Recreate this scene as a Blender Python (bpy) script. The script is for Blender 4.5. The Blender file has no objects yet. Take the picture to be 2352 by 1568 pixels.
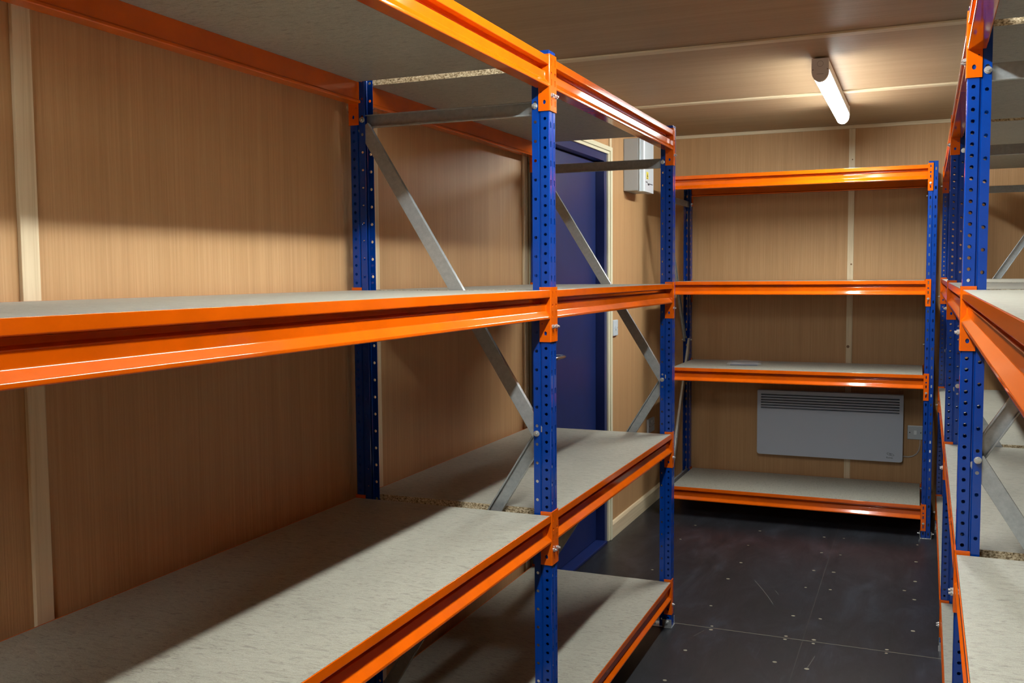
import bpy, bmesh, math, random
from mathutils import Vector, Matrix
random.seed(7)
S = bpy.context.scene
COL = S.collection
PI = math.pi

# ------------------------------------------------------------------ helpers
def link(name, data=None, parent=None, loc=(0, 0, 0), rot=(0, 0, 0), label=None, cat=None, group=None, kind=None):
    o = bpy.data.objects.new(name, data)
    COL.objects.link(o)
    if parent is not None:
        o.parent = parent
    o.location = loc
    o.rotation_euler = rot
    if label: o['label'] = label
    if cat: o['category'] = cat
    if group: o['group'] = group
    if kind: o['kind'] = kind
    return o

class MB:
    """collects vertices / faces (with a material slot per face) into one mesh"""
    def __init__(s): s.v = []; s.f = []; s.m = []; s.s = []
    def add(s, verts, faces, mi=0, smooth=False):
        b = len(s.v); s.v += [tuple(v) for v in verts]
        for f in faces:
            s.f.append([b + i for i in f]); s.m.append(mi); s.s.append(smooth)
    def box(s, x0, x1, y0, y1, z0, z1, mi=0, mtop=None, medge=None):
        v = [(x0,y0,z0),(x1,y0,z0),(x1,y1,z0),(x0,y1,z0),(x0,y0,z1),(x1,y0,z1),(x1,y1,z1),(x0,y1,z1)]
        me = mi if medge is None else medge
        s.add(v, [(3,2,1,0),(4,5,6,7)], mi)
        s.add(v, [(0,1,5,4),(1,2,6,5),(2,3,7,6),(3,0,4,7)], me)
    def bbox(s, x0, x1, y0, y1, z0, z1, b=0.002, mi=0):
        """box with chamfered edges"""
        bm = bmesh.new()
        bmesh.ops.create_cube(bm, size=1)
        for v in bm.verts:
            v.co = Vector(((x0+x1)/2 + v.co.x*(x1-x0), (y0+y1)/2 + v.co.y*(y1-y0), (z0+z1)/2 + v.co.z*(z1-z0)))
        bmesh.ops.bevel(bm, geom=bm.edges[:], offset=b, segments=2, profile=.6, affect='EDGES')
        s.bm(bm, mi)
    def bm(s, bm, mi=0, smooth=False):
        bm.verts.index_update()
        s.add([v.co.copy() for v in bm.verts], [[v.index for v in f.verts] for f in bm.faces], mi, smooth)
        bm.free()
    def extrude(s, prof, y0, y1, mi=0, smooth=False, axis='y', caps=True):
        """closed profile of (a, b) points swept from y0 to y1; axis y: (x,z) profile, axis x: (y,z), axis z: (x,y)"""
        n = len(prof)
        def P(a, b, t):
            return {'y': (a, t, b), 'x': (t, a, b), 'z': (a, b, t)}[axis]
        v = [P(a, b, y0) for a, b in prof] + [P(a, b, y1) for a, b in prof]
        s.add(v, [(i, (i+1) % n, n + (i+1) % n, n + i) for i in range(n)], mi, smooth)
        if caps:
            s.add(v, [tuple(range(n-1, -1, -1)), tuple(range(n, 2*n))], mi)
    def tube(s, pts, r, n=10, mi=0):
        pts = [Vector(p) for p in pts]; rings = []
        up = Vector((0, 0, 1))
        for i, p in enumerate(pts):
            t = (pts[min(i+1, len(pts)-1)] - pts[max(i-1, 0)]).normalized()
            a = t.cross(up)
            if a.length < 1e-4: a = t.cross(Vector((0, 1, 0)))
            a.normalize(); b = a.cross(t)
            rings.append([p + (a*math.cos(2*PI*k/n) + b*math.sin(2*PI*k/n))*r for k in range(n)])
        v = [q for R in rings for q in R]
        f = [(i*n+k, i*n+(k+1) % n, (i+1)*n+(k+1) % n, (i+1)*n+k) for i in range(len(pts)-1) for k in range(n)]
        s.add(v, f, mi, True)
        s.add(v, [tuple(range(n-1, -1, -1)), tuple(range((len(pts)-1)*n, len(pts)*n))], mi)
    def cyl(s, c, d, r, h, n=20, mi=0, smooth=True):
        d = Vector(d).normalized(); c = Vector(c)
        a = d.cross(Vector((0, 0, 1)))
        if a.length < 1e-4: a = Vector((1, 0, 0))
        a.normalize(); b = d.cross(a)
        v = [c + (a*math.cos(2*PI*(k+.5)/n) + b*math.sin(2*PI*(k+.5)/n))*r for k in range(n)]
        v += [q + d*h for q in v]
        s.add(v, [(k, (k+1) % n, n + (k+1) % n, n + k) for k in range(n)], mi, smooth)
        s.add(v, [tuple(range(n-1, -1, -1)), tuple(range(n, 2*n))], mi)
    def ring(s, c, d, r0, r1, h, n=28, mi=0):
        d = Vector(d).normalized(); c = Vector(c)
        a = d.cross(Vector((0, 0, 1)))
        if a.length < 1e-4: a = Vector((1, 0, 0))
        a.normalize(); b = d.cross(a)
        def R(r, o): return [c + d*o + (a*math.cos(2*PI*k/n) + b*math.sin(2*PI*k/n))*r for k in range(n)]
        v = R(r0, 0) + R(r0, h) + R(r1, h) + R(r1, 0)
        s.add(v, [(j*n+k, j*n+(k+1) % n, (j+1)*n+(k+1) % n, (j+1)*n+k) for j in range(3) for k in range(n)], mi, True)
    def mesh(s, name, mats):
        me = bpy.data.meshes.new(name)
        me.from_pydata(s.v, [], s.f)
        for m in (mats if isinstance(mats, (list, tuple)) else [mats]): me.materials.append(m)
        me.polygons.foreach_set('material_index', s.m)
        me.polygons.foreach_set('use_smooth', s.s)
        me.update()
        bm = bmesh.new(); bm.from_mesh(me)
        bmesh.ops.remove_doubles(bm, verts=bm.verts, dist=1e-6)
        bmesh.ops.recalc_face_normals(bm, faces=bm.faces)
        for e in bm.edges:
            if len(e.link_faces) == 2 and e.calc_face_angle(0) > math.radians(38): e.smooth = False
        bm.to_mesh(me); bm.free()
        return me

def fillet(pts, r, n=3):
    """round the corners of a closed polygon; r is one radius or a list"""
    out = []; N = len(pts)
    for i in range(N):
        p = Vector(pts[i]); a = Vector(pts[i-1]) - p; b = Vector(pts[(i+1) % N]) - p
        rr = r[i] if isinstance(r, list) else r
        if rr <= 0: out.append(tuple(p)); continue
        ang = a.angle(b); t = min(rr/math.tan(ang/2), a.length*.45, b.length*.45)
        p0 = p + a.normalized()*t; p1 = p + b.normalized()*t
        ea = min(.0004, a.length*.04); eb = min(.0004, b.length*.04)
        out.append(tuple(p0 + a.normalized()*ea))
        for k in range(n+1):
            u = k/n
            q = p0*(1-u)**2 + p*2*u*(1-u) + p1*u*u
            out.append(tuple(q))
        out.append(tuple(p1 + b.normalized()*eb))
    return out

# ------------------------------------------------------------------ materials
def nt(name):
    m = bpy.data.materials.new(name); m.use_nodes = True
    t = m.node_tree; b = t.nodes['Principled BSDF']
    return m, t, b
def N(t, typ, **kw):
    n = t.nodes.new(typ)
    for k, v in kw.items(): setattr(n, k, v)
    return n
def plain(name, col, rough=.5, metal=0, coat=0, spec=.5):
    m, t, b = nt(name)
    b.inputs['Base Color'].default_value = (*col, 1)
    b.inputs['Roughness'].default_value = rough
    b.inputs['Metallic'].default_value = metal
    b.inputs['Coat Weight'].default_value = coat
    b.inputs['Coat Roughness'].default_value = .08
    b.inputs['Specular IOR Level'].default_value = spec
    return m
def mapping(t, scale, rot=(0, 0, 0)):
    tc = N(t, 'ShaderNodeTexCoord'); mp = N(t, 'ShaderNodeMapping')
    mp.inputs['Scale'].default_value = scale; mp.inputs['Rotation'].default_value = rot
    t.links.new(tc.outputs['Object'], mp.inputs['Vector'])
    return mp
def noise(t, vec, scale, detail=4, rough=.6, dist=0):
    n = N(t, 'ShaderNodeTexNoise'); n.inputs['Scale'].default_value = scale
    n.inputs['Detail'].default_value = detail; n.inputs['Roughness'].default_value = rough
    n.inputs['Distortion'].default_value = dist
    t.links.new(vec.outputs[0], n.inputs['Vector']); return n
def ramp(t, src, stops):
    r = N(t, 'ShaderNodeValToRGB'); e = r.color_ramp.elements
    while len(e) < len(stops): e.new(.5)
    for k, (p, c) in enumerate(stops):
        e[k].position = p; e[k].color = (*c, 1) if len(c) == 3 else c
    t.links.new(src, r.inputs[0]); return r
def mix(t, fac, a, b, blend='MIX'):
    m = N(t, 'ShaderNodeMix', data_type='RGBA', blend_type=blend)
    if isinstance(fac, float): m.inputs[0].default_value = fac
    else: t.links.new(fac, m.inputs[0])
    for s, i in ((a, 6), (b, 7)):
        if isinstance(s, tuple): m.inputs[i].default_value = (*s, 1)
        else: t.links.new(s, m.inputs[i])
    return m.outputs[2]
def bump(t, b, h, strength, dist):
    n = N(t, 'ShaderNodeBump'); n.inputs['Strength'].default_value = strength; n.inputs['Distance'].default_value = dist
    t.links.new(h, n.inputs['Height']); t.links.new(n.outputs[0], b.inputs['Normal'])

def ply(name, scale, c0, c1, c2):
    m, t, b = nt(name)
    mp = mapping(t, scale)
    fine = noise(t, mp, 1.0, 5, .72)
    mp2 = mapping(t, tuple(k*.13 for k in scale)); broad = noise(t, mp2, 1.0, 3, .5, .4)
    r = ramp(t, fine.outputs[0], [(.28, c0), (.5, c1), (.74, c2)])
    r2 = ramp(t, broad.outputs[0], [(.3, (.90, .885, .87)), (.7, (1.0, 1.0, 1.0))])
    t.links.new(mix(t, 1.0, r.outputs[0], r2.outputs[0], 'MULTIPLY'), b.inputs['Base Color'])
    b.inputs['Roughness'].default_value = .5
    b.inputs['Specular IOR Level'].default_value = .35
    bump(t, b, fine.outputs[0], .6, .002)
    return m
WALLC = ((.415, .238, .107), (.475, .283, .132), (.55, .348, .178))
M_wall = ply('plywood_upright', (190, 190, 2.2), *WALLC)
M_ceil = ply('plywood_ceiling', (2.2, 150, 150), (.350, .235, .132), (.400, .275, .162), (.455, .325, .205))
def pine(name, scale):
    m, t, b = nt(name)
    mp = mapping(t, scale); n = noise(t, mp, 1.0, 4, .6, .8)
    r = ramp(t, n.outputs[0], [(.32, (.50, .39, .24)), (.5, (.64, .53, .35)), (.7, (.70, .60, .42))])
    t.links.new(r.outputs[0], b.inputs['Base Color']); b.inputs['Roughness'].default_value = .55
    return m
M_pineZ = pine('pine_upright', (45, 45, 1.5))
M_pineX = pine('pine_across', (1.5, 45, 45))
M_pineY = pine('pine_along', (45, 1.5, 45))
M_cream = plain('cream_gloss_timber', (.66, .63, .46), .35)
M_skirt = pine('skirting_timber', (45, 1.2, 45))

def chip_top():
    m, t, b = nt('chipboard_face')
    mp = mapping(t, (36, 115, 60)); a = noise(t, mp, 1.0, 2.5, .55, 1.4)
    mp2 = mapping(t, (420, 420, 420)); f = noise(t, mp2, 1.0, 2, .6)
    mp3 = mapping(t, (3, 3, 3)); g = noise(t, mp3, 1.0, 2, .5)
    r = ramp(t, a.outputs[0], [(.30, (.19, .18, .147)), (.45, (.305, .300, .250)), (.68, (.355, .352, .298))])
    r2 = ramp(t, f.outputs[0], [(.35, (.74, .72, .68)), (.6, (1, 1, 1))])
    r3 = ramp(t, g.outputs[0], [(.35, (.92, .92, .92)), (.65, (1, 1, 1))])
    c = mix(t, 1.0, r.outputs[0], r2.outputs[0], 'MULTIPLY'); c = mix(t, 1.0, c, r3.outputs[0], 'MULTIPLY')
    t.links.new(c, b.inputs['Base Color']); b.inputs['Roughness'].default_value = .46
    b.inputs['Specular IOR Level'].default_value = .8
    bump(t, b, a.outputs[0], 1.0, .0018)
    b.inputs['Sheen Weight'].default_value = .2; b.inputs['Sheen Roughness'].default_value = .4; b.inputs['Sheen Tint'].default_value = (.9, .97, 1, 1)
    return m
def chip_edge():
    m, t, b = nt('chipboard_edge')
    mp = mapping(t, (170, 170, 260)); v = noise(t, mp, 1.0, 3, .8)
    r = ramp(t, v.outputs[0], [(.36, (.07, .045, .02)), (.46, (.33, .25, .14)), (.58, (.58, .49, .33)), (.68, (.72, .66, .5))])
    t.links.new(r.outputs[0], b.inputs['Base Color']); b.inputs['Roughness'].default_value = .8
    bump(t, b, v.outputs[0], .6, .002)
    return m
M_chip = chip_top(); M_edge = chip_edge()

def paint(name, col, rough, dirt=.06):
    m, t, b = nt(name)
    mp = mapping(t, (9, 9, 9)); n = noise(t, mp, 1.0, 4, .6)
    dk = tuple(c*(1-dirt*2.2) for c in col)
    r = ramp(t, n.outputs[0], [(.35, dk), (.6, col)])
    t.links.new(r.outputs[0], b.inputs['Base Color'])
    b.inputs['Roughness'].default_value = rough
    b.inputs['Specular IOR Level'].default_value = .5; b.inputs['Coat Weight'].default_value = .0; b.inputs['Coat Roughness'].default_value = .06
    mp2 = mapping(t, (160, 160, 160)); n2 = noise(t, mp2, 1.0, 2, .5)
    bump(t, b, n2.outputs[0], .04, .0005)
    return m
M_orange = paint('orange_powder_coat', (.63, .099, .0010), .085)
M_blue = paint('blue_powder_coat', (.0008, .035, .245), .11)
M_door = paint('door_blue', (.006, .017, .095), .42)
M_doorf = paint('door_frame_blue', (.010, .020, .10), .3)
def galv():
    m, t, b = nt('galvanised_steel')
    mp = mapping(t, (60, 60, 60)); n = noise(t, mp, 1.0, 4, .7)
    r = ramp(t, n.outputs[0], [(.3, (.30, .33, .345)), (.7, (.40, .435, .45))])
    t.links.new(r.outputs[0], b.inputs['Base Color'])
    b.inputs['Metallic'].default_value = .5; b.inputs['Roughness'].default_value = .27
    return m
M_galv = galv()
M_zinc = plain('zinc_bolt', (.52, .55, .56), .24, .75)
M_white = plain('white_plastic', (.50, .57, .62), .32)
M_grey = plain('pale_grey_plastic', (.38, .42, .44), .38)
M_heater = plain('heater_enamel', (.46, .53, .64), .34)
M_dark = plain('dark_recess', (.012, .012, .014), .7)
M_mark = plain('dark_print', (.03, .035, .045), .6)
M_yellow = plain('yellow_sticker', (.70, .60, .05), .5)
M_house = plain('lamp_housing', (.66, .64, .62), .45)
M_seam = plain('moulded_seam', (.22, .20, .19), .6)
M_steel = plain('satin_steel', (.6, .62, .62), .22, 1)
M_cable = plain('white_cable', (.5, .46, .42), .5)

def emit(name, col, s):
    m = bpy.data.materials.new(name); m.use_nodes = True; t = m.node_tree
    t.nodes.clear(); e = N(t, 'ShaderNodeEmission'); o = N(t, 'ShaderNodeOutputMaterial')
    e.inputs[0].default_value = (*col, 1); e.inputs[1].default_value = s
    t.links.new(e.outputs[0], o.inputs[0]); return m
def glow():
    # bright tube line behind the opal cover: strongest at the bottom of the cover, weaker up its sides
    m = bpy.data.materials.new('glowing_diffuser'); m.use_nodes = True; t = m.node_tree; t.nodes.clear()
    tc = N(t, 'ShaderNodeTexCoord'); sp = N(t, 'ShaderNodeSeparateXYZ'); t.links.new(tc.outputs['Object'], sp.inputs[0])
    mr = N(t, 'ShaderNodeMapRange', interpolation_type='SMOOTHSTEP')
    mr.inputs['From Min'].default_value = -.080; mr.inputs['From Max'].default_value = -.097
    mr.inputs['To Min'].default_value = 28; mr.inputs['To Max'].default_value = 260
    t.links.new(sp.outputs[2], mr.inputs['Value'])
    e = N(t, 'ShaderNodeEmission'); o = N(t, 'ShaderNodeOutputMaterial'); e.inputs[0].default_value = (.97, 1.0, .955, 1)
    t.links.new(mr.outputs[0], e.inputs[1]); t.links.new(e.outputs[0], o.inputs[0]); return m
M_glow = glow()

def floor_mat():
    m, t, b = nt('dark_phenolic_plywood')
    tc = N(t, 'ShaderNodeTexCoord')
    mp = mapping(t, (6, 2.2, 1)); n = noise(t, mp, 1.0, 6, .7, .6)
    mp2 = mapping(t, (140, 5, 1)); s1 = noise(t, mp2, 1.0, 4, .7)
    r = ramp(t, n.outputs[0], [(.3, (.009, .0095, .0115)), (.52, (.015, .016, .020)), (.72, (.032, .037, .048))])
    r2 = ramp(t, s1.outputs[0], [(.57, (1, 1, 1)), (.76, (2.3, 2.3, 2.3))])
    c = mix(t, 1.0, r.outputs[0], r2.outputs[0], 'MULTIPLY')
    sep = N(t, 'ShaderNodeSeparateXYZ'); t.links.new(tc.outputs['Object'], sep.inputs[0])
    def band(out, pos, w):
        a = N(t, 'ShaderNodeMath', operation='SUBTRACT'); t.links.new(out, a.inputs[0]); a.inputs[1].default_value = pos
        d = N(t, 'ShaderNodeMath', operation='ABSOLUTE'); t.links.new(a.outputs[0], d.inputs[0])
        e = N(t, 'ShaderNodeMath', operation='LESS_THAN'); t.links.new(d.outputs[0], e.inputs[0]); e.inputs[1].default_value = w
        return e
    s_y = band(sep.outputs[1], 3.837, .0022); s_x = band(sep.outputs[0], -.3965, .0012)
    c = mix(t, s_y.outputs[0], c, (.13, .125, .10)); c = mix(t, s_x.outputs[0], c, (.045, .044, .042))
    t.links.new(c, b.inputs['Base Color'])
    rr = ramp(t, n.outputs[0], [(.3, (.42, .42, .42)), (.7, (.30, .30, .30))])
    t.links.new(rr.outputs[0], b.inputs['Roughness'])
    b.inputs['Specular IOR Level'].default_value = .38
    bump(t, b, s1.outputs[0], .12, .0006)
    return m
M_floor = floor_mat()

# ------------------------------------------------------------------ room
XW, XR_W, YF, YN, ZC = -1.53, .735, 6.19, -2.2, 2.315
T = .06
m = MB(); m.box(XW-.25, XR_W+T, YN-T, YF+T, -.05, 0)
for pl, wd in (([(-.684, 4.512), (-.650, 4.437), (-.621, 4.371), (-.590, 4.296), (-.560, 4.214)], .0022), ([(-.662, 4.553), (-.628, 4.506)], .0016), ([(-.612, 4.478), (-.590, 4.441)], .0016), ([(-.577, 4.405), (-.555, 4.352)], .0016), ([(-.336, 3.690), (-.344, 3.620), (-.352, 3.560)], .0018), ([(-.99, 4.36), (-.965, 4.44)], .0014), ([(-.74, 4.84), (-.72, 4.80), (-.735, 4.79)], .0016), ([(-1.02, 4.70), (-1.00, 4.76)], .0013), ([(-.80, 3.72), (-.775, 3.80)], .0014), ([(-1.22, 4.52), (-1.13, 4.49)], .0013)):
    for (xa, ya), (xb, yb) in zip(pl, pl[1:]):     # scratches in the film face
        d = Vector((xb-xa, yb-ya)).normalized(); nx, ny = -d.y*wd/2, d.x*wd/2
        m.add([(xa+nx, ya+ny, .0003), (xa-nx, ya-ny, .0003), (xb-nx, yb-ny, .0003), (xb+nx, yb+ny, .0003)], [(0, 1, 2, 3)], 1)
M_scr = plain('scratched_film', (.085, .082, .075), .6)
floor = link('floor', m.mesh('floor', [M_floor, M_scr]), kind='structure')
floor['label'] = 'dark scuffed plywood floor with screwed sheets'
m = MB(); m.box(XW-.25, XR_W+T, YN-T, YF+T, ZC, ZC+.05)
link('ceiling', m.mesh('ceiling', M_ceil), kind='structure')
DY0, DY1, DZ = 3.89, 4.865, 2.024          # clear door opening
m = MB()
m.box(XW-T, XW, YN, DY0-.04, 0, ZC); m.box(XW-T, XW, DY1+.04, YF, 0, ZC); m.box(XW-T, XW, DY0-.04, DY1+.04, DZ+.04, ZC)
link('wall_left', m.mesh('wall_left', M_wall), kind='structure')
m = MB(); m.box(XR_W, XR_W+T, YN, YF, 0, ZC); link('wall_right', m.mesh('wall_right', M_wall), kind='structure')
m = MB(); m.box(XW-T, XR_W+T, YF, YF+T, 0, ZC); link('wall_back', m.mesh('wall_back', M_wall), kind='structure')
m = MB(); m.box(XW-T, XR_W+T, YN-T, YN, 0, ZC); link('wall_front', m.mesh('wall_front', M_wall), kind='structure')

tn = [0]
def trim(mb, mat):
    tn[0] += 1
    return link('trim_%d' % tn[0], mb.mesh('trim', mat), kind='structure')
for yc in (-1.13, .08, 1.307, 2.543, 3.753):
    m = MB(); m.bbox(XW, XW+.009, yc-.0200, yc+.0200, .0, ZC, .0015); trim(m, M_pineZ)
m = MB(); m.bbox(XW, XW+.009, 4.941, 4.976, DZ+.062, ZC, .0015); trim(m, M_pineZ)
m = MB(); m.bbox(-.409, -.374, YF-.009, YF, 0, ZC-.022, .0015)
for kx, kz, kr in ((-.386, 1.484, .0055), (-.397, .985, .009), (-.388, 2.11, .004)):
    m.cyl((kx, YF-.0088, kz), (0, -1, 0), kr, .0004, 14, mi=1)
M_knot = plain('pine_knot', (.20, .105, .045), .6)
trim(m, [M_pineZ, M_knot])
for yc in (-1.13, .08, 1.296, 2.60, 3.803, 5.02):
    m = MB(); m.bbox(XW, XR_W, yc-.024, yc+.024, ZC-.008, ZC, .002); trim(m, M_pineX)
    if yc > 0:
        m = MB(); m.bbox(XR_W-.009, XR_W, yc-.0205, yc+.0205, 0, ZC-.01, .0015); trim(m, M_pineZ)
m = MB(); m.bbox(XW, XR_W, YF-.012, YF, ZC-.021, ZC, .003); trim(m, M_pineX)
m = MB(); m.bbox(XW, XW+.012, YN, YF-.014, ZC-.021, ZC-.009, .003); trim(m, M_pineY)

sk = fillet([(XW, 0), (XW+.016, 0), (XW+.016, .074), (XW+.009, .088), (XW, .088)], [0, 0, .004, .006, 0])
m = MB(); m.extrude(sk, 4.957, YF, smooth=True); o = link('baseboard_left', m.mesh('baseboard', M_skirt), kind='structure')
m = MB(); m.extrude([(XR_W-.016, 0), (XR_W, 0), (XR_W, .088), (XR_W-.010, .088)], YN, YF); link('baseboard_right', m.mesh('baseboard', M_skirt), kind='structure')

# door in the left wall: frame, leaf, sill, architrave, lever
door = link('door_1', None, loc=(XW, (DY0+DY1)/2, 0), kind='structure')
door['label'] = 'dark blue door in cream architrave with lever handle'
def dpart(name, mb, mat, label=None, parent=None):
    me = mb.mesh(name, mat)
    o = link(name, me, door if parent is None else parent, label=label)
    if parent is None: me.transform(Matrix.Translation((-XW, -(DY0+DY1)/2, 0)))
    return o
m = MB()
for a, b_ in ((DY0-.04, DY0), (DY1, DY1+.04)): m.bbox(XW-.10, XW+.002, a, b_, 0, DZ+.04, .002)
m.bbox(XW-.10, XW+.002, DY0, DY1, DZ, DZ+.04, .002)
dpart('door_frame', m, M_doorf, 'blue door frame')
m = MB(); m.bbox(XW-.085, XW-.045, DY0+.003, DY1-.003, .016, DZ-.003, .003)
leaf = dpart('door_leaf', m, M_door)
m = MB(); m.bbox(XW-.095, XW+.018, DY0, DY1, 0, .014, .003); dpart('door_sill', m, M_doorf)
m = MB()
def arch(p0, p1):   # stepped cream moulding around the opening
    pass
for sgn, ya in ((-1, DY0-.04), (1, DY1+.04)):
    m.bbox(XW, XW+.012, min(ya-.012*0, ya+sgn*.020), max(ya, ya+sgn*.020), 0, DZ+.040, .002)
    m.bbox(XW, XW+.021, min(ya+sgn*.020, ya+sgn*.048), max(ya+sgn*.020, ya+sgn*.048), 0, DZ+.060, .004)
m.bbox(XW, XW+.012, DY0-.06, DY1+.06, DZ+.040, DZ+.055, .002)
m.bbox(XW, XW+.021, DY0-.088, DY1+.088, DZ+.055, DZ+.078, .004)
dpart('architrave', m, M_cream, 'cream painted architrave')
m = MB()
hx = XW-.045; hy = 4.080; hz = 1.055
m.cyl((hx, hy, hz), (1, 0, 0), .026, .008, 24)
m.tube([(hx+.005, hy, hz), (hx+.045, hy, hz), (hx+.056, hy+.006, hz), (hx+.060, hy+.018, hz), (hx+.060, hy+.10, hz), (hx+.058, hy+.125, hz), (hx+.048, hy+.135, hz), (hx+.012, hy+.137, hz)], .009, 12)
m.bbox(hx, hx+.004, hy-.02, hy+.02, hz-.12, hz-.04, .001)
dpart('door_handle', m, M_steel, 'satin steel lever handle')

# floor screws (plugged heads) seen in the aisle
m = MB(); m.cyl((0, 0, -.004), (0, 0, 1), .0088, .0048, 18); 
scr_me = m.mesh('floor_screw', plain('dull_screw_plug', (.27, .25, .19), .45, .3))
for x, y in [(-1.157,5.403),(-.797,5.412),(-.454,5.411),(-.353,5.422),(-1.169,5.085),(-.811,5.099),(-.439,5.099),(-.347,5.093),(-.793,4.774),(-.446,4.774),(-.355,4.781),(-.806,4.495),(-.455,4.498),(-.348,4.507),(-.807,4.096),(-.463,4.1),(-.355,4.104),(-.755,3.856),(-.751,3.815),(-.462,3.855),(-.461,3.819),(-.356,3.855),(-.354,3.815),(-.799,3.565),(-.468,3.577),(-.352,3.556),(-.805,3.268),(-1.173,4.502),(.014,5.43),(.009,5.105),(.006,4.774),(.004,4.501),(-.038,4.617),(.001,4.099),(-.089,3.855),(-.09,3.817),(-1.20,4.20)]:
    o = link('floor_screw', scr_me, floor, (x, y, 0)); k = random.uniform(.62, 1.0); o.scale = (k, k*random.uniform(.8, 1), 1)

# ------------------------------------------------------------------ racking parts
TH = .0018
def strip(mb, p0, p1, zs, t, hole=None, n=16):
    """sheet-metal strip from plan point p0 to p1; zs = list of (z0, z1, hole(c_u, c_z, ru, rz, shape) or None)"""
    p0 = Vector((*p0, 0)); p1 = Vector((*p1, 0)); w = (p1-p0).length; u = (p1-p0)/w
    nrm = Vector((u.y, -u.x, 0))        # outward normal (right of travel)
    def P(a, z, d): return p0 + u*a + Vector((0, 0, z)) - nrm*d
    for z0, z1, h in zs:
        if h is None:
            q = [(0, z0), (w, z0), (w, z1), (0, z1)]
            v = [P(a, z, 0) for a, z in q] + [P(a, z, t) for a, z in q]
            mb.add(v, [(0, 1, 2, 3), (7, 6, 5, 4)])
        else:
            cu, cz, ru, rz, rect = h
            inn, out = [], []
            for k in range(n):
                th = 2*PI*k/n; c, s_ = math.cos(th), math.sin(th); mx = max(abs(c), abs(s_))
                sx, sz = c/mx, s_/mx
                if rect: e = .25; inn.append((cu + ru*(c*(e) + sx*(1-e)), cz + rz*(s_*e + sz*(1-e))))
                else: inn.append((cu + ru*c, cz + rz*s_))
                ox = cu + sx*(w-cu) if sx > 0 else cu + sx*cu
                oz = cz + sz*(z1-cz) if sz > 0 else cz + sz*(cz-z0)
                out.append((ox, oz))
            v = [P(a, z, 0) for a, z in out] + [P(a, z, 0) for a, z in inn] + [P(a, z, t) for a, z in inn] + [P(a, z, t) for a, z in out]
            f = [(j*n+k, j*n+(k+1) % n, (j+1)*n+(k+1) % n, (j+1)*n+k) for j in range(3) for k in range(n)]
            mb.add(v, f)

PW = .0467          # post width
HP = 2.012          # post height
def upright_mesh(H, n=16):
    """slotted face at x=0 looking +x, side walls at y=0 and y=PW, depth to x=-.0487"""
    mb = MB(); z0 = .004
    def cells(pitch, cu, ru, rz, rect, off):
        zs = []; z = z0
        while z + pitch < H - .002:
            zs.append((z, z+pitch, (cu, z+off, ru, rz, rect))); z += pitch
        zs.append((z, H, None)); return zs
    w = PW; xr = -.0487
    solid = [(z0, H, None)]
    path = [(xr, .0), (-.0305, .0), (-.0285, .0040), (-.0265, .0040), (-.0245, .0), (-.0022, .0), (0, .0022), (0, .0200), (-.0028, .0225), (-.0028, w-.0225), (0, w-.0200), (0, w-.0022), (-.0022, w), (-.0245, w), (-.0265, w-.0040), (-.0285, w-.0040), (-.0305, w), (xr, w)]
    for i in range(len(path)-1):
        a, b = path[i], path[i+1]
        if i in (0, 16): zs = cells(.05, .0091 if i else .0091, .0042, .0042, False, .030)
        elif i in (4, 12): zs = cells(.025, .0118 if i == 4 else .0105, .0042, .0042, False, .0125)
        elif i in (6, 10): zs = cells(.05, .0085 if i == 6 else .0093, .0034, .0080, True, .022)
        else: zs = solid
        strip(mb, a, b, zs, TH, n=n)
    # rim caps at top and bottom
    for z in (z0, H):
        for i in range(len(path)-1):
            a = Vector((*path[i], z)); b = Vector((*path[i+1], z)); d = (b-a).normalized(); nn = Vector((d.y, -d.x, 0))
            mb.add([a, b, b-nn*TH, a-nn*TH], [(0, 1, 2, 3)])
    # rear returns closing the sheet edge
    mb.add([(xr, 0, z0), (xr, TH, z0), (xr, TH, H), (xr, 0, H)], [(0, 1, 2, 3)])
    mb.add([(xr, w, z0), (xr, w-TH, z0), (xr, w-TH, H), (xr, w, H)], [(0, 1, 2, 3)])
    return mb.mesh('upright', M_blue)
ME_up = upright_mesh(HP)
def cap_mesh():
    mb = MB(); mb.bbox(-.0295, .0, .0, PW, 0, .004, .001); mb.box(-.027, -.003, .004, PW-.004, -.012, 0)
    return mb.mesh('post_cap', M_blue)
ME_cap = cap_mesh()

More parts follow.
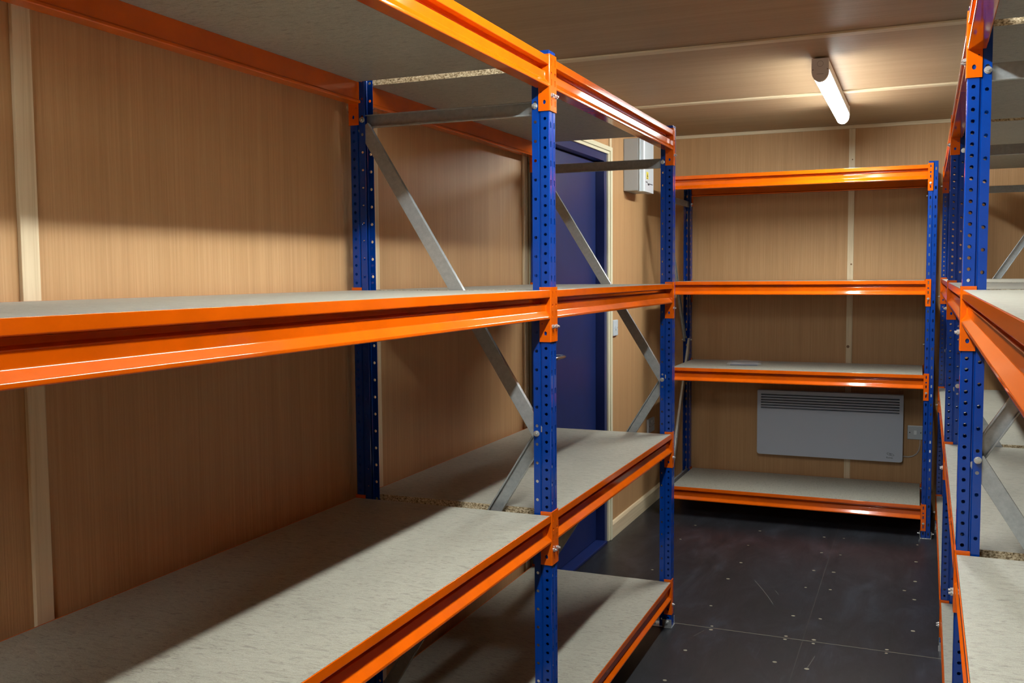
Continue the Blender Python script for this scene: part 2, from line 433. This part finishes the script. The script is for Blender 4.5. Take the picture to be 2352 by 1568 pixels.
CH, CT = .1448, .003     # connector height / sheet
def connector_mesh(side):
    """L bracket wrapping a post corner: leg A on the side wall, leg B on the slotted face.
    side=0: leg A at y=0 looking -y and leg B over y 0..; origin at outer corner, bottom"""
    mb = MB()
    W_A, W_B = .0323, .0262
    zsA = [(0, .012, None), (.012, .034, (.0165, .0225, .0042, .0056, False)), (.034, .042, None), (.042, .054, (.0072, .048, .0017, .0017, False)), (.054, CH, None)]
    cB = .0128
    zsB = [(0, .010, None), (.010, .033, (cB, .0215, .0029, .0078, True)), (.033, .061, None), (.061, .086, (cB, .0735, .0029, .0082, True)), (.086, .107, (cB, .0965, .0048, .0040, False)), (.107, .112, None), (.112, .139, (cB, .1255, .0029, .0090, True)), (.139, CH, None)]
    c = .0025
    strip(mb, (-W_A, 0), (-c, 0), zsA, CT)
    strip(mb, (-c, 0), (-.0007, .0007), [(0, CH, None)], CT*.8)
    strip(mb, (-.0007, .0007), (0, c), [(0, CH, None)], CT*.8)
    strip(mb, (0, c), (0, W_B), [(a, b, None if h is None else (h[0]-c, *h[1:])) for a, b, h in zsB], CT)
    # outer rims
    for z in (0, CH):
        mb.add([(-W_A, 0, z), (-c, 0, z), (-c, CT, z), (-W_A, CT, z)], [(0, 1, 2, 3)])
        mb.add([(-c, 0, z), (-.0007, .0007, z), (0, c, z), (-CT, c, z), (-CT, CT, z), (-c, CT, z)], [(0, 1, 2, 3, 4, 5)])
        mb.add([(0, c, z), (0, W_B, z), (-CT, W_B, z), (-CT, c, z)], [(0, 1, 2, 3)])
    mb.add([(-W_A, 0, 0), (-W_A, CT, 0), (-W_A, CT, CH), (-W_A, 0, CH)], [(0, 1, 2, 3)])
    mb.add([(0, W_B, 0), (-CT, W_B, 0), (-CT, W_B, CH), (0, W_B, CH)], [(0, 1, 2, 3)])
    if side:
        mb.v = [(x, -y, z) for x, y, z in mb.v]; mb.f = [f[::-1] for f in mb.f]
    return mb.mesh('connector', M_orange)
ME_con = [connector_mesh(0), connector_mesh(1)]

def bolt_mesh():
    """hex bolt head pointing +x with washer and stud end"""
    mb = MB()
    mb.cyl((0, 0, 0), (1, 0, 0), .0082, .0014, 20); mb.cyl((.0014, 0, 0), (1, 0, 0), .0068, .0052, 6, smooth=False)
    mb.cyl((.0066, 0, 0), (1, 0, 0), .0034, .0030, 12); mb.cyl((-.006, 0, 0), (1, 0, 0), .0035, .006, 10)
    return mb.mesh('bolt', M_zinc)
ME_bolt = bolt_mesh()
def small_bolt():
    mb = MB()
    mb.cyl((0, 0, 0), (1, 0, 0), .0055, .0055, 6, smooth=False); mb.cyl((.0055, 0, 0), (1, 0, 0), .0030, .0045, 12)
    mb.cyl((0, 0, 0), (1, 0, 0), .0062, .0010, 18)
    return mb.mesh('bolt', M_zinc)
ME_sbolt = small_bolt()

def beam_mesh(L):
    """step beam: outer face at x=0 looking +x, top at z=0, swept over y 0..L"""
    p = [(0, 0), (0, -.0200), (-.0290, -.0228), (-.0290, -.0318), (-.0120, -.0350), (-.0120, -.0555), (0, -.0700), (0, -.0765), (-.0385, -.0765), (-.0385, -.0700), (-.0345, -.0660), (-.0345, -.0180), (-.0025, -.0180), (-.0025, 0)]
    r = [.0008, .0025, .0015, .0015, .002, .004, .0025, .0022, .003, .001, .001, .001, .0005, .0008]
    mb = MB(); mb.extrude(fillet(p, r, 3), 0, L, smooth=True)
    # weld beads at both ends
    for y in (.0012, L-.0012):
        mb.tube([(-.0122, y, -.036), (-.0118, y, -.055), (-.0006, y, -.0694), (-.0003, y, -.0730)], .0016, 6)
    return mb.mesh('beam', M_orange)

def brace_mesh(L, flip):
    """C channel of length L along +x, 38 mm web in the x-z plane, opening towards -y (flip: +y)"""
    w, d, l, t = .0185, .0135, .004, .0014
    p = [(0, -w), (0, w), (-d, w), (-d, w-l), (-d+t, w-l), (-d+t, w-t), (-t, w-t), (-t, -w+t), (-d+t, -w+t), (-d+t, -w+l), (-d, -w+l), (-d, -w)]
    mb = MB(); mb.extrude(fillet(p, .0009, 2), 0, L, smooth=True, axis='x')
    if flip: mb.v = [(x, -y, z) for x, y, z in mb.v]; mb.f = [f[::-1] for f in mb.f]
    return mb.mesh('brace', M_galv)

def foot_mesh():
    mb = MB()
    mb.bbox(-.095, .004, -.006, PW+.006, 0, .003, .0008)
    for y0, y1 in ((-.006, -.0035), (PW+.0035, PW+.006)): mb.bbox(-.035, .002, y0, y1, .002, .036, .0008)
    for y, d in ((-.006, -1), (PW+.006, 1)):
        mb.cyl((-.016, y, .024), (0, d, 0), .0065, .005, 6, smooth=False); mb.cyl((-.016, y, .024), (0, d, 0), .0032, .012, 12)
    mb.cyl((-.075, PW*.5, .003), (0, 0, 1), .007, .004, 6, smooth=False)
    return mb.mesh('foot_plate', M_zinc)
ME_foot = foot_mesh()

def rack(label, group, corner, rotz, frames, depth, zconn, mid_rear=False):
    """corner: world point of local origin; local +x looks into the aisle, local +y runs along the rack.
    frames: local y of every frame (near connector edge); zconn: connector bottom heights, top shelf first"""
    root = link('shelving_rack', None, loc=(*corner, 0), rot=(0, 0, rotz), label=label, cat='shelving rack', group=group)
    W = .0527
    H0 = .003
    def fr(y):
        for rear in (0, 1):
            if not rear:
                pos = Vector((-CT, y+CT, 0)); rz = 0
            else:
                pos = Vector((-depth+CT, y+CT+PW, 0)); rz = PI
            u = link('upright', ME_up, root, pos, (0, 0, rz))
            if not rear or True:
                u['label'] = 'blue perforated upright'
            link('post_cap', ME_cap, u, (0, 0, HP))
            link('foot_plate', ME_foot, u, (0, 0, 0), label='zinc foot plate')
            # frame bolts through the rear flange
            bz = (1.875, 1.013, .158) if bool(rear) == mid_rear else (1.875, .158)
            if mid_rear and not rear: bz = ()
            for z in bz:
                for yy, a in ((0, -PI/2), (PW, PI/2)):
                    b = link('bolt', ME_bolt, u, (-.0405, yy, z), (0, 0, a), label='silver hex bolt')
        xf, xr_ = -.0460, -depth+.0460
        ym = y + CT + PW/2
        link('brace', brace_mesh(xf-xr_+.012, 0), root, (xr_-.006, ym+.0095, 1.873), label='galvanised brace')
        link('brace', brace_mesh(xf-xr_+.012, 0), root, (xr_-.006, ym+.0095, .160), label='galvanised brace')
        if mid_rear:
            xf, xr_ = xr_, xf
        for (xa, za, xb, zb, fl, yo) in ((xr_+(-.004 if mid_rear else .004), 1.846, xf, 1.022, 1, -.0208), (xr_, .178, xf, 1.004, 0, .0208)):
            d = Vector((xb-xa, 0, zb-za)); L = d.length; e = .012
            u = d/L; st = Vector((xa, ym+yo, za)) - u*e
            th = math.atan2(d.z, d.x)
            link('brace', brace_mesh(L+2*e, fl), root, st, (0, -th, 0), label='galvanised brace')
    for y in frames: fr(y)
    for i in range(len(frames)-1):
        y0 = frames[i]+W; y1 = frames[i+1]; L = y1-y0
        me_b = beam_mesh(L)
        sb = MB(); sb.box(-(depth-.010)/2, (depth-.010)/2, -(L-.012)/2, (L-.012)/2, -.018, 0, 0, medge=1)
        me_s = sb.mesh('shelf_board', [M_chip, M_edge])
        for zc in zconn:
            zt = zc + CH - .008
            for rear in (0, 1):
                if rear: b = link('beam', me_b, root, (-depth+.002, y1, zt), (0, 0, PI), label='orange beam')
                else: b = link('beam', me_b, root, (-.002, y0, zt), label='orange beam')
                # connectors in the beam's own frame (its origin sits .002 behind the connector corner)
                # connector at the low-y end wraps the +y side of that post, at the high-y end the -y side
                link('connector', ME_con[1], b, (.002, 0, zc-zt)); link('connector', ME_con[0], b, (.002, L, zc-zt))
                link('bolt', ME_sbolt, b, (.002, -.0134, zc-zt+.040), label='silver hex bolt')
                link('bolt', ME_sbolt, b, (.002, L+.0134, zc-zt+.040), label='silver hex bolt')
            s_ = link('shelf_board', me_s, root, (-depth/2, (y0+y1)/2, zt-.0002), label='grey-brown chipboard shelf')
    return root

ZL = (1.8608, 1.2589, .6589, .0554)
G = 'blue and orange storage racks along the walls'
YO = 2.3732
aL = math.radians(.362); aR = math.radians(-.307)
rack('orange and blue shelving rack along the left wall, two bays in view', G, (-.8923, YO), aL,
     [.49-YO, 0, 1.3972], .6082, ZL)
# right rack: local +x looks to -X, so it is turned half a turn; frames are listed from its far end
yfar = 5.7923+.0527
rack('orange and blue shelving rack close by on the right, its posts receding in a row', G,
     (.1024, yfar), PI+aR, [0, 5.7923-3.9094, 5.7923-2.3772, 5.7923-.49], .6082, ZL)
rack('orange and blue shelving rack across the back wall, above and around the heater', G,
     (-1.3975, 5.5703), -PI/2, [0, 1.4247],   .5963, (1.8615, 1.2524, .7490, .0418), mid_rear=True)

# ------------------------------------------------------------------ ceiling lights
def lamp(x, yc, label):
    L = 1.235; w = .0325
    root = link('ceiling_light', None, loc=(x, yc, ZC), label=label, cat='ceiling light', group='tube batten lights along the ceiling')
    mb = MB(); mb.bbox(-w+.001, w-.001, -L/2, L/2, -.052, -.008, .003)
    link('housing', mb.mesh('housing', M_house), root)
    # D-shaped diffuser
    arc = [(w*math.cos(a), -.060 + .040*math.sin(a)) for a in [PI + PI*k/16 for k in range(17)]]
    prof = [(-w, -.050)] + arc + [(w, -.050)]
    mb = MB(); mb.extrude(prof, -L/2+.012, L/2-.012, smooth=True); link('diffuser', mb.mesh('diffuser', M_glow), root, label='glowing white diffuser')
    for s in (-1, 1):
        ea = [((w+.0012)*math.cos(a), -.060 + .0415*math.sin(a)) for a in [PI + PI*k/16 for k in range(17)]]
        ep = [(-w-.0012, -.008)] + ea + [(w+.0012, -.008)]
        mb = MB(); mb.extrude(ep, s*L/2-.007 if s > 0 else -L/2-.007, s*L/2+.014 if s > 0 else -L/2+.014)
        yf = s*L/2 + (.014 if s > 0 else -.007)
        yf = s*L/2 + s*.014 if s > 0 else -L/2-.007
        mb.ring((0, yf-.0005*s, -.030), (0, s, 0), .0112, .0122, .0012, mi=1)
        for xx in (-.0285, .0285): mb.cyl((xx, yf-.001*s, -.053), (0, s, 0), .0024, .0016, 12, mi=1)
        mb.box(-.013, .013, yf-.0007, yf+.0007, -.0715, -.0700, 1)
        link('end_cap', mb.mesh('end_cap', [M_house, M_seam]), root, label='grey end cap')
lamp(-.393, 4.80, 'lit tube batten light on the ceiling over the far aisle')
lamp(-.393, 1.84, 'lit tube batten light on the ceiling over the near aisle')

lamp(-.393, -.83, 'added unseen fill light behind the camera, built as a tube batten')  # added out of view to brighten the near-left shelves

# ------------------------------------------------------------------ wall fittings
# consumer unit on the left wall
bx = link('distribution_box', None, loc=(XW, 5.22, 1.895), label='pale grey plastic electrical box high on the left wall', cat='electrical box')
mb = MB()
mb.bbox(0, .088, 0, .225, 0, .288, .006)
for z in (.052, .235):
    mb.ring((.030, -.0002, z), (0, -1, 0), .0125, .0140, .0009); mb.cyl((.030, .0003, z), (0, -1, 0), .0125, .0005, 24)
link('body', mb.mesh('body', M_grey), bx)
mb = MB()
pf = fillet([(.080, .004), (.112, .012), (.118, .020), (.118, .205), (.112, .213), (.080, .221)], .004)
mb.extrude(pf, -.004, .290, smooth=True, axis='z')
mb.bbox(.090, .094, -.001, .226, -.002, .290, .001)
link('cover', mb.mesh('cover', M_white), bx)
mb = MB(); mb.box(.1181, .1188, .050, .092, .066, .106); link('sticker', mb.mesh('sticker', M_yellow), bx, label='small yellow warning sticker')
mb = MB()
mb.extrude([(.062, .078), (.082, .078), (.072, .099)], .1188, .1192, axis='x')
mb.box(.1188, .1192, .058, .072, .069, .074)
link('sticker_print', mb.mesh('sticker_print', M_mark), bx)
mb = MB()
for k, (a, b_, z) in enumerate(((.035, .075, .047), (.075, .115, .040), (.115, .185, .041))): mb.box(.1181, .1186, a, b_, z, z+.005)
mb.box(.1181, .1187, .080, .112, .034, .043)
link('logo_print', mb.mesh('logo_print', M_mark), bx)

def plate(name, label, cat, loc, rotz, w, h, kind):
    """moulded wall plate, local: face looks -y, x across, z up, back at y=0"""
    r = link(name, None, loc=loc, rot=(0, 0, rotz), label=label, cat=cat)
    mb = MB(); mb.bbox(-w/2, w/2, -.013, 0, -h/2, h/2, .004)
    link('plate', mb.mesh('plate', M_white), r)
    mb = MB()
    for sx in (-1, 1): mb.cyl((sx*(w/2-.013), -.0128, 0), (0, -1, 0), .0034, .0010, 14)
    link('plate_screws', mb.mesh('plate_screws', M_dark if kind != 'switch' else M_grey), r)
    if kind in ('switch', 'spur'):
        mb = MB(); 
        v = [(-.0075, -.0125, -.012), (.0075, -.0125, -.012), (.0075, -.0125, .012), (-.0075, -.0125, .012), (-.0075, -.0185, -.011), (.0075, -.0185, -.011), (.0075, -.0140, .011), (-.0075, -.0140, .011)]
        mb.add(v, [(0,1,2,3),(4,5,6,7),(0,1,5,4),(1,2,6,5),(2,3,7,6),(3,0,4,7)])
        link('rocker', mb.mesh('rocker', M_white), r)
    if kind == 'socket':
        for sx in (-1, 1):
            mb = MB()
            for (a, z, ww, hh) in ((0, .018, .0035, .008), (-.011, -.006, .0065, .004), (.011, -.006, .0065, .004)):
                mb.box(sx*.036+a-ww/2, sx*.036+a+ww/2, -.0134, -.0128, z-hh/2, z+hh/2)
            link('pin_holes', mb.mesh('pin_holes', M_dark), r)
            mb = MB(); mb.bbox(sx*.010-.005, sx*.010+.005, -.0165, -.012, .016, .032, .001); link('rocker', mb.mesh('rocker', M_white), r)
    return r
plate('light_switch', 'white light switch beside the blue door frame', 'light switch', (XW, 5.035, 1.145), PI/2, .086, .086, 'switch')
plate('wall_socket', 'white double socket low on the left wall near the corner', 'socket', (XW, 5.80, .50), PI/2, .146, .086, 'socket')
sp = plate('fused_spur', 'white switched connection plate right of the heater', 'switch plate', (-.009, YF, .480), 0, .087, .083, 'spur')

# heater
ht = link('panel_heater', None, loc=(-.500, YF, .305), label='white panel heater on the back wall under the third shelf', cat='heater')
HW, HH, HD = .848, .402, .072
mb = MB()
# front panel with six slots: vertical bars + rails built around the openings
c = .010
outl = fillet([(-HW/2, 0), (HW/2, 0), (HW/2, HH), (-HW/2, HH)], [.018, .018, .006, .006], 4)
zs0, pitch, sh, sx = HH-.023, .0163, .0085, HW/2-.022
top, bot = zs0+.002, zs0-5*pitch-sh-.002
y = -HD
def quad(x0, x1, z0, z1, yy=y): mb.add([(x0, yy, z0), (x1, yy, z0), (x1, yy, z1), (x0, yy, z1)], [(0, 1, 2, 3)])
zlo = .022
low = [p for p in outl if p[1] < zlo-.001]
ll = sorted([p for p in low if p[0] < 0], key=lambda p: -p[1]); lr = sorted([p for p in low if p[0] > 0], key=lambda p: p[1])
poly = [(-HW/2, zlo)] + ll + lr + [(HW/2, zlo)]
mb.add([(a, y, b) for a, b in poly], [tuple(range(len(poly)))])
quad(-HW/2, HW/2, zlo, bot)
hi = [p for p in outl if p[1] > HH-.007]
hr = sorted([p for p in hi if p[0] > 0], key=lambda p: p[1]); hl = sorted([p for p in hi if p[0] < 0], key=lambda p: -p[1])
poly = [(-HW/2, top), (HW/2, top)] + hr + hl
mb.add([(a, y, b) for a, b in poly], [tuple(range(len(poly)))])
quad(-HW/2, -sx, bot, top); quad(sx, HW/2, bot, top)
for k in range(7):
    z1 = zs0-k*pitch+pitch-sh if k else top
    z0_ = zs0-(k-1)*pitch-pitch if 0 < k < 7 else zs0
    if k == 0: quad(-sx, sx, zs0, top); continue
    a = zs0-(k-1)*pitch-sh; b_ = zs0-k*pitch if k < 6 else bot
    quad(-sx, sx, min(a, b_), max(a, b_))
    # louvre blade leaning back from each bar
    mb.add([(-sx, y, a), (sx, y, a), (sx, y+.012, a+.004), (-sx, y+.012, a+.004)], [(0, 1, 2, 3)])
n = len(outl)
v = [(a, y, b) for a, b in outl] + [(a, -.022, b) for a, b in outl]
mb.add(v, [(i, (i+1) % n, n+(i+1) % n, n+i) for i in range(n)], 0, True)
mb.add([(a, -.022, b) for a, b in outl], [tuple(range(n))])
link('casing', mb.mesh('casing', M_heater), ht)
mb = MB(); mb.box(-HW/2+.02, HW/2-.02, -.058, -.056, HH-.14, HH-.012); link('slot_shade_plate', mb.mesh('slot_shade_plate', M_dark), ht, label='dark sheet giving painted shade behind the slots')  # near-black sheet paints in the shade behind the slots
mb = MB(); mb.box(-.30, -.22, -.022, 0, .06, HH-.06); mb.box(.22, .30, -.022, 0, .06, HH-.06); link('wall_bracket', mb.mesh('wall_bracket', M_grey), ht)
# small linked-loops logo and lettering, lower right of the casing
mb = MB()
def loop(cx, cz, a, b_, rot):
    pts = []
    for k in range(25):
        th = 2*PI*k/24; u, w_ = a*math.cos(th), b_*math.sin(th)
        pts.append((cx+u*math.cos(rot)-w_*math.sin(rot), -HD-.0004, cz+u*math.sin(rot)+w_*math.cos(rot)))
    mb.tube(pts, .0008, 5)
loop(.349, .047, .013, .0055, -.35); loop(.364, .044, .013, .0055, -.35)
link('logo', mb.mesh('logo', M_mark), ht, label='dark looped logo')
cu = bpy.data.curves.new('brand_lettering', 'FONT'); cu.body = 'Rointe'; cu.size = .0135; cu.extrude = .0002
to = bpy.data.objects.new('tmp', cu); COL.objects.link(to); bpy.context.view_layer.update()
lm = bpy.data.meshes.new_from_object(to.evaluated_get(bpy.context.evaluated_depsgraph_get())); bpy.data.objects.remove(to)
lm.materials.clear(); lm.materials.append(M_mark)
link('lettering', lm, ht, (.334, -HD-.0003, .021), (PI/2, 0, 0), label='tiny dark lettering')
mb = MB(); mb.tube([(HW/2-.03, -.03, .030), (HW/2+.004, -.014, .028), (.455, -.007, .026), (.480, -.006, .032), (.500, -.006, .046), (.513, -.006, .070), (.5185, -.006, .100), (.519, -.006, .131)], .0042, 10)
link('power_cable', mb.mesh('power_cable', M_cable), ht, label='pale grey power cable')

# clear bag with papers lying on the back rack
pk = link('plastic_packet', None, loc=(-.975, 5.935, .8862), rot=(0, 0, .12), label='small clear plastic bag of papers lying on the back rack shelf', cat='packet')
def crumple(w, l, z, amp, seed, nx=18, ny=22, th=.0006):
    rnd = random.Random(seed); ph = [(rnd.uniform(20, 75), rnd.uniform(20, 75), rnd.uniform(0, 6.28), rnd.uniform(.3, 1)) for _ in range(7)]
    def h(x, y_): return z + amp*(1+sum(q*math.sin(a*x+b*y_+c_) for a, b, c_, q in ph)/4)*max(0., 1-(abs(2*x/w))**6)*max(.15, 1-(abs(2*y_/l))**6)
    v = []; f = []
    for j in range(ny+1):
        for i in range(nx+1):
            x = -w/2+w*i/nx; y_ = -l/2+l*j/ny
            v.append((x, y_, max(z*.3, h(x, y_))))
    for j in range(ny):
        for i in range(nx): f.append((j*(nx+1)+i, j*(nx+1)+i+1, (j+1)*(nx+1)+i+1, (j+1)*(nx+1)+i))
    return v, f
mb = MB(); mb.bbox(-.080, .080, -.120, .120, .0005, .0042, .0004); link('papers', mb.mesh('papers', plain('folded_paper', (.13, .145, .21), .4)), pk, label='folded grey papers')
m_, t_, b_ = nt('clear_polythene'); b_.inputs['Base Color'].default_value = (.8, .82, .85, 1); b_.inputs['Roughness'].default_value = .12
b_.inputs['Alpha'].default_value = .35; b_.inputs['Specular IOR Level'].default_value = .8
mb = MB(); v, f = crumple(.20, .29, .0075, .006, 3); mb.add(v, f, 0, True)
link('plastic_sleeve', mb.mesh('plastic_sleeve', m_), pk, label='clear crumpled plastic')

# ------------------------------------------------------------------ camera, world, view
W_, H_ = 2352, 1568
F, YAW, PIT, ROL, CZ = 2214.56, 22.93359, -3.96345, -.43733, 1.43695
y_, p_, r_ = (math.radians(a) for a in (YAW, PIT, ROL))
fw = Vector((-math.sin(y_)*math.cos(p_), math.cos(y_)*math.cos(p_), math.sin(p_)))
rt = Vector((math.cos(y_), math.sin(y_), 0)); up = rt.cross(fw)
rt2 = rt*math.cos(r_) + up*math.sin(r_); up2 = up*math.cos(r_) - rt*math.sin(r_)
cam = bpy.data.cameras.new('camera'); cam.sensor_width = 36; cam.sensor_fit = 'HORIZONTAL'
cam.lens = F/W_*36; cam.clip_start = .01
co = bpy.data.objects.new('camera', cam); COL.objects.link(co)
R = Matrix((rt2, up2, -fw)).transposed().to_4x4()
co.matrix_world = Matrix.Translation((0, 0, CZ)) @ R
S.camera = co

w = bpy.data.worlds.new('world'); S.world = w; w.use_nodes = True
w.node_tree.nodes['Background'].inputs[0].default_value = (.02, .02, .02, 1)
w.node_tree.nodes['Background'].inputs[1].default_value = .2
S.view_settings.view_transform = 'Standard'; S.view_settings.look = 'None'
S.view_settings.exposure = 0; S.view_settings.gamma = 1; S.view_settings.use_curve_mapping = False
S.cycles.max_bounces = 10; S.cycles.diffuse_bounces = 9; S.cycles.glossy_bounces = 4
S.cycles.sample_clamp_indirect = 6
S.cycles.use_denoising = True
